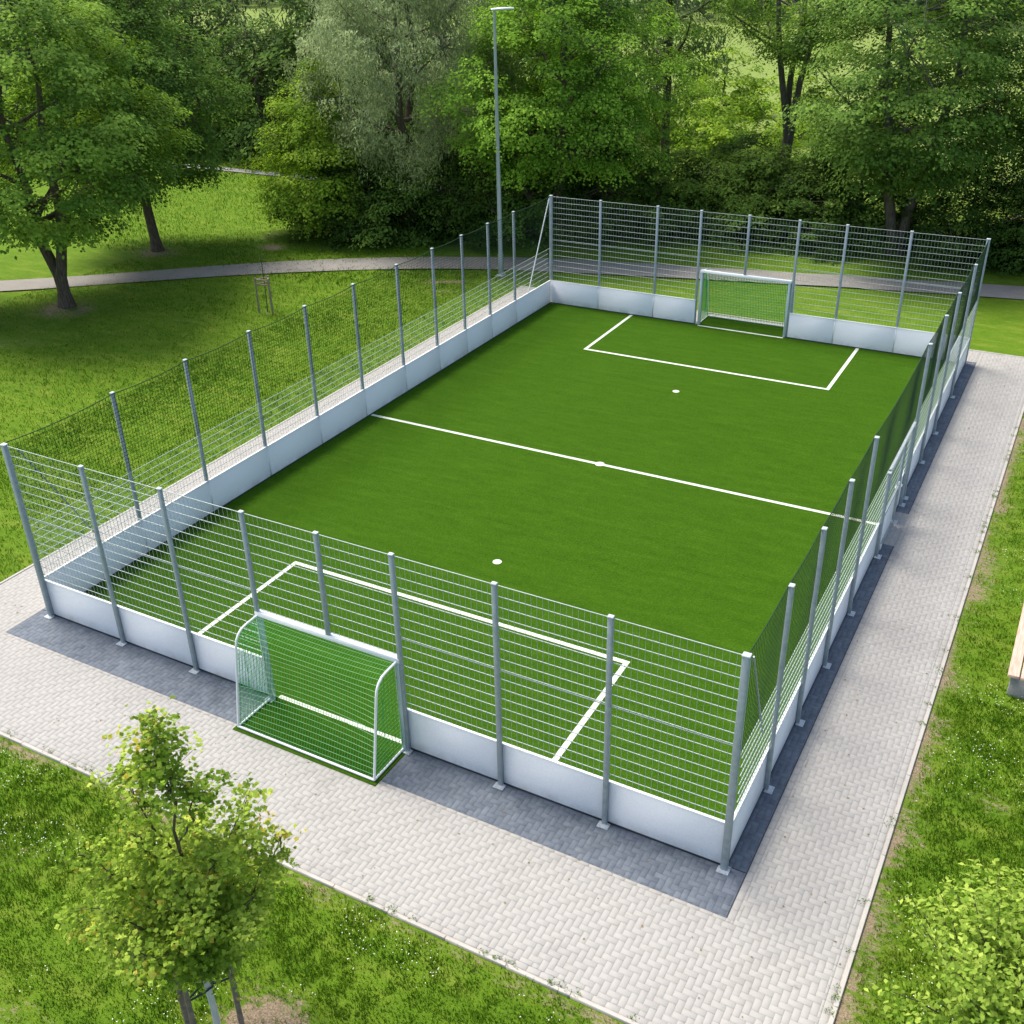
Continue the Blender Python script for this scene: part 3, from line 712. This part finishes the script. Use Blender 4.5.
put(T('maple_tree',LM['maple'],M['bark'],9.5,3.2,3.3,.24,'round',200,270,.14,.9,17),'maple_tree',-22.6,11.6,label='maple at the far left edge with low hanging branches',group=G)
put(T('willow_tree',LM['willow'],M['bark'],13.2,4.6,2.6,.34,'vase',330,330,.17,1.0,5,weep=True,forks=2,split=2.0,limbs=22,thin=.12),'willow_tree',-10.6,30.2,label='silvery grey willow rising behind the asphalt path',group=G)
put(T('hazel_tree',LM['yellowgreen'],M['bark'],8.0,2.6,.8,.2,'ovate',170,250,.13,.8,23,limbs=8),'hazel_tree',-14.6,28.6,label='yellow green bushy tree at the left foot of the willow',group=G)
put(T('linden_tree',LM['linden'],M['bark'],13.6,4.8,3.3,.33,'ovate',380,285,.135,.9,7,limbs=14),'linden_tree',-3.9,32.4,label='broad bright green linden behind the far left fence corner',group=G)
put(T('ash_tree',LM['maple_dark'],M['bark'],15,3.9,6.3,.27,'vase',110,220,.13,.95,29,thin=.15,limbs=16),'ash_tree',-1.8,39.5,label='slender tree with bare dark stem between the linden and the forked tree',group=G)
put(T('ash_tree',LM['maple'],M['bark_grey'],16.5,5.2,7.2,.27,'vase',190,210,.13,1.0,31,forks=3,split=3.2,thin=.12,limbs=22),'ash_tree',3.6,42,label='tall forked tree with bare grey stems in front of the sunny meadow',group=G)
put(T('sycamore_tree',LM['maple_dark'],M['bark_grey'],14,5.0,3.4,.33,'round',400,280,.145,.95,13,forks=2,thin=.08,limbs=14),'sycamore_tree',10.3,36.2,label='big dense sycamore with twin trunk behind the far right fence',group=G)
put(T('sycamore_tree',LM['maple'],M['bark'],14,4.6,3.6,.34,'ovate',300,250,.145,.95,37,thin=.1),'sycamore_tree',17.2,38.5,label='sycamore at the right edge beyond the dark hedge',group=G)
# shrubs: prototypes then copies with their own labels
sh={}
sh['a']=T('shrub',LM['shrub'],M['bark'],3.9,2.5,.1,.10,'shrub',150,190,.12,.62,41,limbs=8)
sh['b']=T('shrub',LM['shrub_olive'],M['bark'],3.6,2.4,.1,.10,'shrub',140,190,.12,.62,43,limbs=8)
sh['c']=T('shrub',LM['maple_dark'],M['bark'],4.6,2.6,.1,.12,'shrub',160,190,.125,.66,47,limbs=8)
used=set()
def shrub(k,x,y,sc,rz,label,zs=1):
    r_=sh[k] if k not in used else copy_tree(sh[k]); used.add(k)
    return put(r_,'shrub',x,y,sc,rz,label,'shrub','shrubs behind the asphalt path',zs)
SL=[('a',-13.2,28.6,1.0,0,'dark shrub below the yellow green tree left of the willow',1.0),
('c',-10.6,30.4,1.05,1,'dark green shrub under the silver willow',1.05),
('a',-8.0,31.0,1.0,2,'dark shrub right of the willow trunk beside the path',1.15),
('c',-5.9,32.6,1.05,3,'tall dark shrub behind the lamp post',1.1),
('a',-12.6,32.2,1.2,4,'shrub hidden in the shade behind the willow',1.3),
('a',-2.4,34.2,1.05,2.6,'dark shrub in the shade of the bright linden',1.0),
('b',-.2,36.1,1.1,4.4,'shrub right of the linden trunk behind the far fence',1.0),
('c',-6.3,36,1.3,5,'tall shrub behind the bright linden',1.3),
('b',1.9,36.6,1.0,.4,'olive shrub left of the forked tree',.95),
('b',4.2,37.0,1.1,1.7,'sunlit olive shrub in front of the forked tree stems',1.05),
('a',6.5,36.3,1.0,3.9,'dark shrub between the olive shrubs and the sycamore',.95),
('a',2.4,39.6,1.1,1.9,'shrub at the back between slender and forked tree',.95),
('c',8.2,38.9,1.1,5.2,'shrub behind the left side of the sycamore',1.0),
('a',13.0,36.6,1.0,.9,'dark hedge shrub right of the sycamore trunk',1.0),
('a',15.4,36.9,1.0,2.2,'dark hedge shrub beyond the right fence corner',1.0),
('c',17.8,37.2,1.0,3.3,'dark hedge shrub at the right edge by the path',.95),
('c',20.4,37.6,1.0,1.3,'hedge shrub farthest right beyond the path',1.0),
('a',17,42.5,1.2,5.5,'large shrub behind the right hand hedge',1.1)]
for a in SL: shrub(*a)
# distant trees
fd={}
fd['w']=T('distant_tree',LM['far'],M['bark'],13,5.0,.8,.3,'round',190,90,.34,1.4,51,weep=True)
fd['r']=T('distant_tree',LM['far'],M['bark'],11,4.6,.5,.3,'round',190,90,.28,1.3,53)
fd['d']=T('distant_tree',LM['shrub'],M['bark'],9,4.2,.1,.3,'shrub',170,90,.26,1.2,57)
FT=[('w',-42.5,50,1.15,0,'distant drooping tree above the far lawn at the upper left'),
('d',-31.0,43.5,.95,1,'dark distant bush behind the thin pale path'),
('d',-25.5,44.5,1.25,2,'rounded distant bush behind the yellow green tree'),
('w',-33.5,57,1.25,3,'tall distant tree between the dark maple and the willow'),
('w',-24.5,56,1.1,1.3,'distant pale tree showing just left of the willow'),
('d',-37,45,1.1,4,'dark distant bush half hidden by the dark maple'),
('r',-52,50,1.3,5,'distant tree behind the large left maple'),
('r',-60,42,1.3,2,'distant tree glimpsed left of the large maple'),
('r',-45,38,1.1,3.1,'distant tree behind the trunk of the left maple'),
('d',-44,44,1.2,.5,'distant bush behind the dark maple crown'),
('d',-11,44,1.2,4.0,'distant bush between willow and linden'),
('w',-14,60,1.2,2.2,'distant tree behind the bright linden'),
('r',18,50,1.2,1.1,'distant tree behind the right sycamore'),
('r',25,46,1.2,3.1,'distant tree beyond the right edge'),
('d',30,41,1.2,.5,'distant bush beyond the right edge of the hedge'),
('d',-68,36,1.2,5.5,'distant bush far out on the left')]
usedf=set()
for k,x,y,sc,rz,lab in FT:
    r_=fd[k] if k not in usedf else copy_tree(fd[k]); usedf.add(k)
    put(r_,'distant_tree',x,y,sc,rz,lab,'tree','distant trees behind the park')
# sunlit bushes in the meadow
mbu=T('meadow_bush',LM['yellowgreen'],M['bark'],4.0,2.6,.1,.1,'shrub',80,90,.22,.8,61)
first=True
for x,y,sc,rz,lab in [(-7.5,58,1.0,0,'sunlit bush in the meadow left of the slender tree'),(-4.0,54,.9,2,'sunlit bush in the meadow right of the slender tree'),(-1.5,62,1.1,4,'pale meadow bush between the slender and forked trees'),(1.5,50,.8,1,'bright bush low in front of the meadow'),(-9,70,1.2,3,'farther meadow bush behind the slender tree'),(4,66,1.0,5,'meadow bush right of the forked tree')]:
    r_=mbu if first else copy_tree(mbu); first=False
    put(r_,'meadow_bush',x,y,sc,rz,lab,'bush','bushes in the sunny meadow')
# far woodland as one mass
r0=np.random.RandomState(99); mb=MB(); keep=rng; rng=r0
for q in range(520):
    x=r0.uniform(-230,150); y=150+r0.uniform(-6,28)-.12*x; zc=r0.uniform(1,13); r=r0.uniform(2.5,5)
    n=70; a=r0.uniform(0,2*np.pi,n); d=np.sqrt(r0.rand(n)); 
    P=np.stack([x+r*d*np.cos(a),y+r*d*np.sin(a),zc-.4*r*d**2+r0.randn(n)*.8],-1)
    leaf_faces(mb,P,np.array([0,-.5,1.])+r0.randn(n,3)*.6,1.3,np.clip(.4+.1*r0.randn()+.15*r0.randn(n),0,1),.8)
rng=keep
tag(mb.build('distant_woodland',LM['far']),'far off wood along the end of the meadow','woodland',kind='stuff')

# ------------------------------------------------------------------ the near young tree with stakes
def young_tree():
    global rng
    keep=rng; rng=np.random.RandomState(5)
    bx,by=10.05,-5.82
    root=empty('young_maple_tree',(bx,by,-.03)); tag(root,'young maple with pale trunk, held by stakes in the near left lawn','tree')
    ends=[(10.1,-5.73,5.44),(10.01,-5.86,4.97),(10.35,-5.41,4.36),(10.71,-5.0,3.93),(10.95,-4.75,3.17),(10.72,-4.98,3.25),(9.26,-6.65,3.76),(9.02,-5.7,4.25),(9.79,-6.93,3.41),(8.83,-6.8,2.46),(10.35,-7.0,3.0),(9.51,-6.23,1.5),(9.13,-5.75,1.3),(10.88,-5.4,2.64),(10.39,-4.7,1.7),(11.3,-5.78,2.8),(9.6,-6.09,3.7),(9.41,-5.15,3.04),(10.69,-5.63,3.51),(9.36,-5.92,2.44),(10.9,-6.3,3.1),(9.41,-6.4,3.2),(9.67,-4.93,1.4),(10.31,-6.13,3.47),(9.92,-5.14,3.51),(10.5,-6.5,2.2),(9.9,-5.2,2.2),(10.6,-6.2,1.75),(9.7,-6.5,2.0)]
    br=MB(); lf=MB(); o=np.array([bx,by,0])
    s=np.linspace(0,1,10)[:,None]; tp=np.array([0,0,1.15])*(1-s)+np.array([.05,.09,4.4])*s+rng.randn(10,3)*.03*np.array([1,1,0]); 
    tp[0]=(0,0,1.15)
    tw=MB(); tw.tube([(0,0,-.05),(.01,.01,.5),(0,0,1.17)],[.055,.044,.040],9)
    br.tube(tp,np.linspace(.042,.012,10),7)
    for e in ends:
        e=(np.array(e)-o)*np.array([.86,.86,.98]); e[2]+=.75*max(0,(2.7-e[2])/1.4); L_=np.hypot(e[0],e[1]); z0=max(1.35,e[2]-.5-L_*1.1); i_=int(np.clip(np.searchsorted(tp[:,2],z0),0,8)); st=tp[i_]
        u=np.linspace(0,1,9); q=st[None]*(1-u[:,None])+e[None]*u[:,None]; q[:,2]-=np.sin(u*np.pi)*.12*L_; q+=rng.randn(9,3)*.025; q[0]=st
        br.tube(q,np.linspace(.02,.005,9),5)
        # side twigs with leaves
        for k in range(rng.randint(2,6),9):
            for w in range(5):
                d=rng.randn(3)*np.array([.19,.19,.15]); c=q[k]+d*(1.25-.09*k); br.tube([q[k],(q[k]+c)/2+[0,0,.02],c],[.006,.004,.003],3,cap=False)
                n=rng.randint(12,25); P=c+rng.randn(n,3)*np.array([.085,.085,.055]); Nn=rng.randn(n,3)*.5+[0,0,1]+d*.8
                ct=.44+.24*rng.randn()
                leaf_faces(lf,P,Nn,.064,np.clip(ct+.16*rng.randn(n),0,1),.95)
                # a second lobe pair crossing each leaf makes the outline maple-like
                leaf_faces(lf,P+rng.randn(n,3)*.012,Nn+rng.randn(n,3)*.15,.048,np.clip(ct+.16*rng.randn(n),0,1),.7)
    crown=lf.build('crown',LM['near'],root); tw.build('trunk',M['limewash'],root,smooth=True); br.build('branches',M['bark'],root,smooth=True)
    rng=keep
    # stakes
    for (dx,dy,h,lab) in ((-.33,-.18,1.55,'stake left of the young maple trunk, rising into its lowest leaves'),(-.04,-.30,1.22,'middle stake directly in front of the young maple trunk'),(.24,.20,1.25,'stake right of the young maple trunk over the bare soil')):
        m_=MB(); x,y=bx+dx,by+dy; m_.tube([(0,0,-.1),(0,0,h*.5),(0.004,0.003,h)],[.037,.036,.034],9)
        st=m_.build('tree_stake',M['wood_stake']); st.location=(x,y,-.03); tag(st,lab,'stake','stakes around the young maple')
    m_=MB()
    pts=[(-.04,-.30,1.02),(.035,-.1,1.0),(.07,.02,1.0),(.03,.08,1.0),(-.05,.05,1.01),(-.07,-.05,1.0),(-.06,-.28,1.02)]
    m_.tube(pts,.014,6); m_.tube([(.24,.20,1.08),(.09,.07,1.02),(.02,.06,1.0),(-.05,.02,1.0),(-.33,-.18,1.12)],.013,6)
    t_=m_.build('tree_tie',M['dark_gap']); t_.location=(bx,by,-.03); tag(t_,'dark strap tying the young maple trunk to its stakes','tree tie')
young_tree()
# bush at the lower right corner
def bush():
    global rng
    keep=rng; rng=np.random.RandomState(15)
    root=empty('laurel_bush',(19.05,-1.3,-.03)); tag(root,'glossy light green bush in the lower right corner of the lawn','bush')
    br=MB(); lf=MB()
    for k in range(85):
        a=rng.uniform(0,2*np.pi); rr=1.5*math.sqrt(rng.rand()); h=2.45*math.sqrt(max(.05,1-(rr/1.75)**2))*rng.uniform(.72,1.1)
        e=np.array([rr*math.cos(a),rr*math.sin(a),h]); st=np.array([e[0]*.15,e[1]*.15,.05]); u=np.linspace(0,1,9)
        q=st*(1-u[:,None])+e*u[:,None]; q[:,2]+=np.sin(u*np.pi)*.15; q+=rng.randn(9,3)*.02
        br.tube(q,np.linspace(.018,.004,9),4)
        for i_ in range(2,9):
            n=22; P=q[i_]+rng.randn(n,3)*np.array([.13,.13,.09]); Nn=rng.randn(n,3)*.5+[0,0,.9]+(P-[0,0,1])*.4
            leaf_faces(lf,P,Nn,.082,np.clip(.16+.06*i_+.22*rng.randn(n),0,1),.60)
    lf.build('foliage',LM['near_bush'],root); br.build('stems',M['bark'],root); rng=keep
bush()

# ------------------------------------------------------------------ sapling on the lawn, its stakes
sx,sy=-9.35,18.1
root=empty('sapling',(sx,sy,-.03)); tag(root,'thin bare sapling between wooden stakes on the left lawn','sapling')
m_=MB(); m_.tube([(0,0,-.05),(.03,0,1),(0,.03,2),(-.04,.05,2.75)],[.022,.018,.013,.006],6); m_.build('trunk',M['bark'],root)
m_=MB(); rk=rng; rng=np.random.RandomState(2)
P=np.array([0,0,2.4])+rng.randn(60,3)*[.09,.09,.3]; leaf_faces(m_,P,rng.randn(60,3)+[0,0,.6],.06,rng.rand(60)*.6,.7); m_.build('crown',LM['shrub_olive'],root); rng=rk
root=empty('stake_frame',(sx+.03,sy,-.03)); tag(root,'low frame of three stakes with cross battens around the thin sapling','tree stake')
pp=[(-.27,-.18),(.27,-.08),(-.03,.27)]
for a,b_ in pp:
    m_=MB(); m_.tube([(a*1.05,b_*1.05,-.1),(a,b_,1.35)],.035,7); m_.build('stake',M['wood_stake'],root)
for k in range(3):
    a=pp[k]; b_=pp[(k+1)%3]
    for z in (1.10,1.28):
        m_=MB(); m_.tube([(a[0],a[1],z),(b_[0],b_[1],z)],.03,4); m_.build('batten',M['wood_stake'],root)

# ------------------------------------------------------------------ lamp post
root=empty('street_lamp',(-3.56,26.06,-.03)); tag(root,'tall grey lamp post with a flat head behind the left fence','street lamp')
m_=MB(); m_.tube([(0,0,0),(0,0,.9),(0,0,.95),(0,0,5.0),(0,0,10.0)],[.115,.112,.095,.080,.050],14); m_.build('pole',M['lamp'],root,smooth=True)
m_=MB(); m_.cbox((0,0,.03),(.34,.34,.04),.01); m_.build('base_plate',M['galv_light'],root)
hx=np.linspace(-.12,.74,9); V=[]; 
for x in hx:
    u=(x+.12)/.86; w=.15*math.sin(math.pi*(.12+.78*u))**.5+.02; t=.055*math.sin(math.pi*(.15+.75*u))**.6+.01
    V.append([(x,-w,0),(x,-w*.6,t),(x,w*.6,t),(x,w,0),(x,w*.6,-t*.5),(x,-w*.6,-t*.5)])
V=np.array(V); F_=[]
for i_ in range(8):
    for j_ in range(6):
        k=(j_+1)%6; F_.append([i_*6+j_,(i_+1)*6+j_,(i_+1)*6+k,i_*6+k])
m_=MB(); m_.add(V.reshape(-1,3),F_); m_.add(V[0],[[0,1,2,3],[0,3,4,5]]); m_.add(V[-1],[[3,2,1,0],[5,4,3,0]])
h_=m_.build('lamp_head',M['galv_light'],root); h_.location=(0,0,10.04); h_.rotation_euler=(0,-.03,.5)

# ------------------------------------------------------------------ bench at the right edge
root=empty('bench',(18.55,8.0,-.03)); tag(root,'low bench of pale wooden planks on concrete blocks at the right edge','bench')
for k,x in enumerate((-.24,-.02,.20)):
    m_=MB(); m_.cbox((x,0,.45),(.20,3.3,.06),.01); m_.build('plank',M['plank'],root)
for y in (-1.5,0,1.5):
    m_=MB(); m_.cbox((0,y,.20),(.56,.22,.42),.012); m_.build('support_block',M['concrete'],root)
m_=MB(); m_.cbox((.33,0,.44),(.03,3.28,.10),.004)
m_.build('edge_board',M['wood_stake'],root)

# ------------------------------------------------------------------ camera, light, sky
cam=bpy.data.cameras.new('camera'); co=bpy.data.objects.new('camera',cam); COL.objects.link(co); scene.camera=co
yaw,pit,rol,f=.5132577,.5051655,-.0234665,1057.713
fw=Vector((-math.sin(yaw)*math.cos(pit),math.cos(yaw)*math.cos(pit),-math.sin(pit))); rt=Vector((math.cos(yaw),math.sin(yaw),0)); up=rt.cross(fw)
r2=rt*math.cos(rol)+up*math.sin(rol); u2=-rt*math.sin(rol)+up*math.cos(rol)
mat=Matrix((r2,u2,-fw)).transposed().to_4x4(); mat.translation=Vector((17.92836,-11.60939,12.68509)); co.matrix_world=mat
cam.sensor_width=36; cam.lens=36*f/1024; cam.clip_end=3000; cam.clip_start=.1
EL,AZ=math.radians(62),math.atan2(.25,-.96)      # direction TOWARDS the sun (behind left)
sd=Vector((math.cos(EL)*math.cos(AZ),math.cos(EL)*math.sin(AZ),math.sin(EL)))
sun=bpy.data.lights.new('sun','SUN'); sun.energy=2.5; sun.angle=math.radians(22); sun.color=(1,.955,.88)
so=bpy.data.objects.new('sun',sun); COL.objects.link(so); so.rotation_euler=sd.to_track_quat('Z','Y').to_euler(); so.location=(0,0,30)
w=bpy.data.worlds.new('World'); scene.world=w; w.use_nodes=True; nt=w.node_tree
sky=nt.nodes.new('ShaderNodeTexSky'); sky.sky_type='NISHITA'; sky.sun_disc=False; sky.sun_elevation=EL
sky.sun_rotation=math.pi/2-AZ; sky.air_density=1.0; sky.dust_density=3.5; sky.ozone_density=1.0
bg=nt.nodes['Background']; nt.links.new(sky.outputs[0],bg.inputs[0]); bg.inputs[1].default_value=.15
scene.view_settings.view_transform='Standard'; scene.view_settings.look='None'; scene.view_settings.exposure=0.78; scene.view_settings.gamma=1
scene.render.resolution_x=1024; scene.render.resolution_y=1024
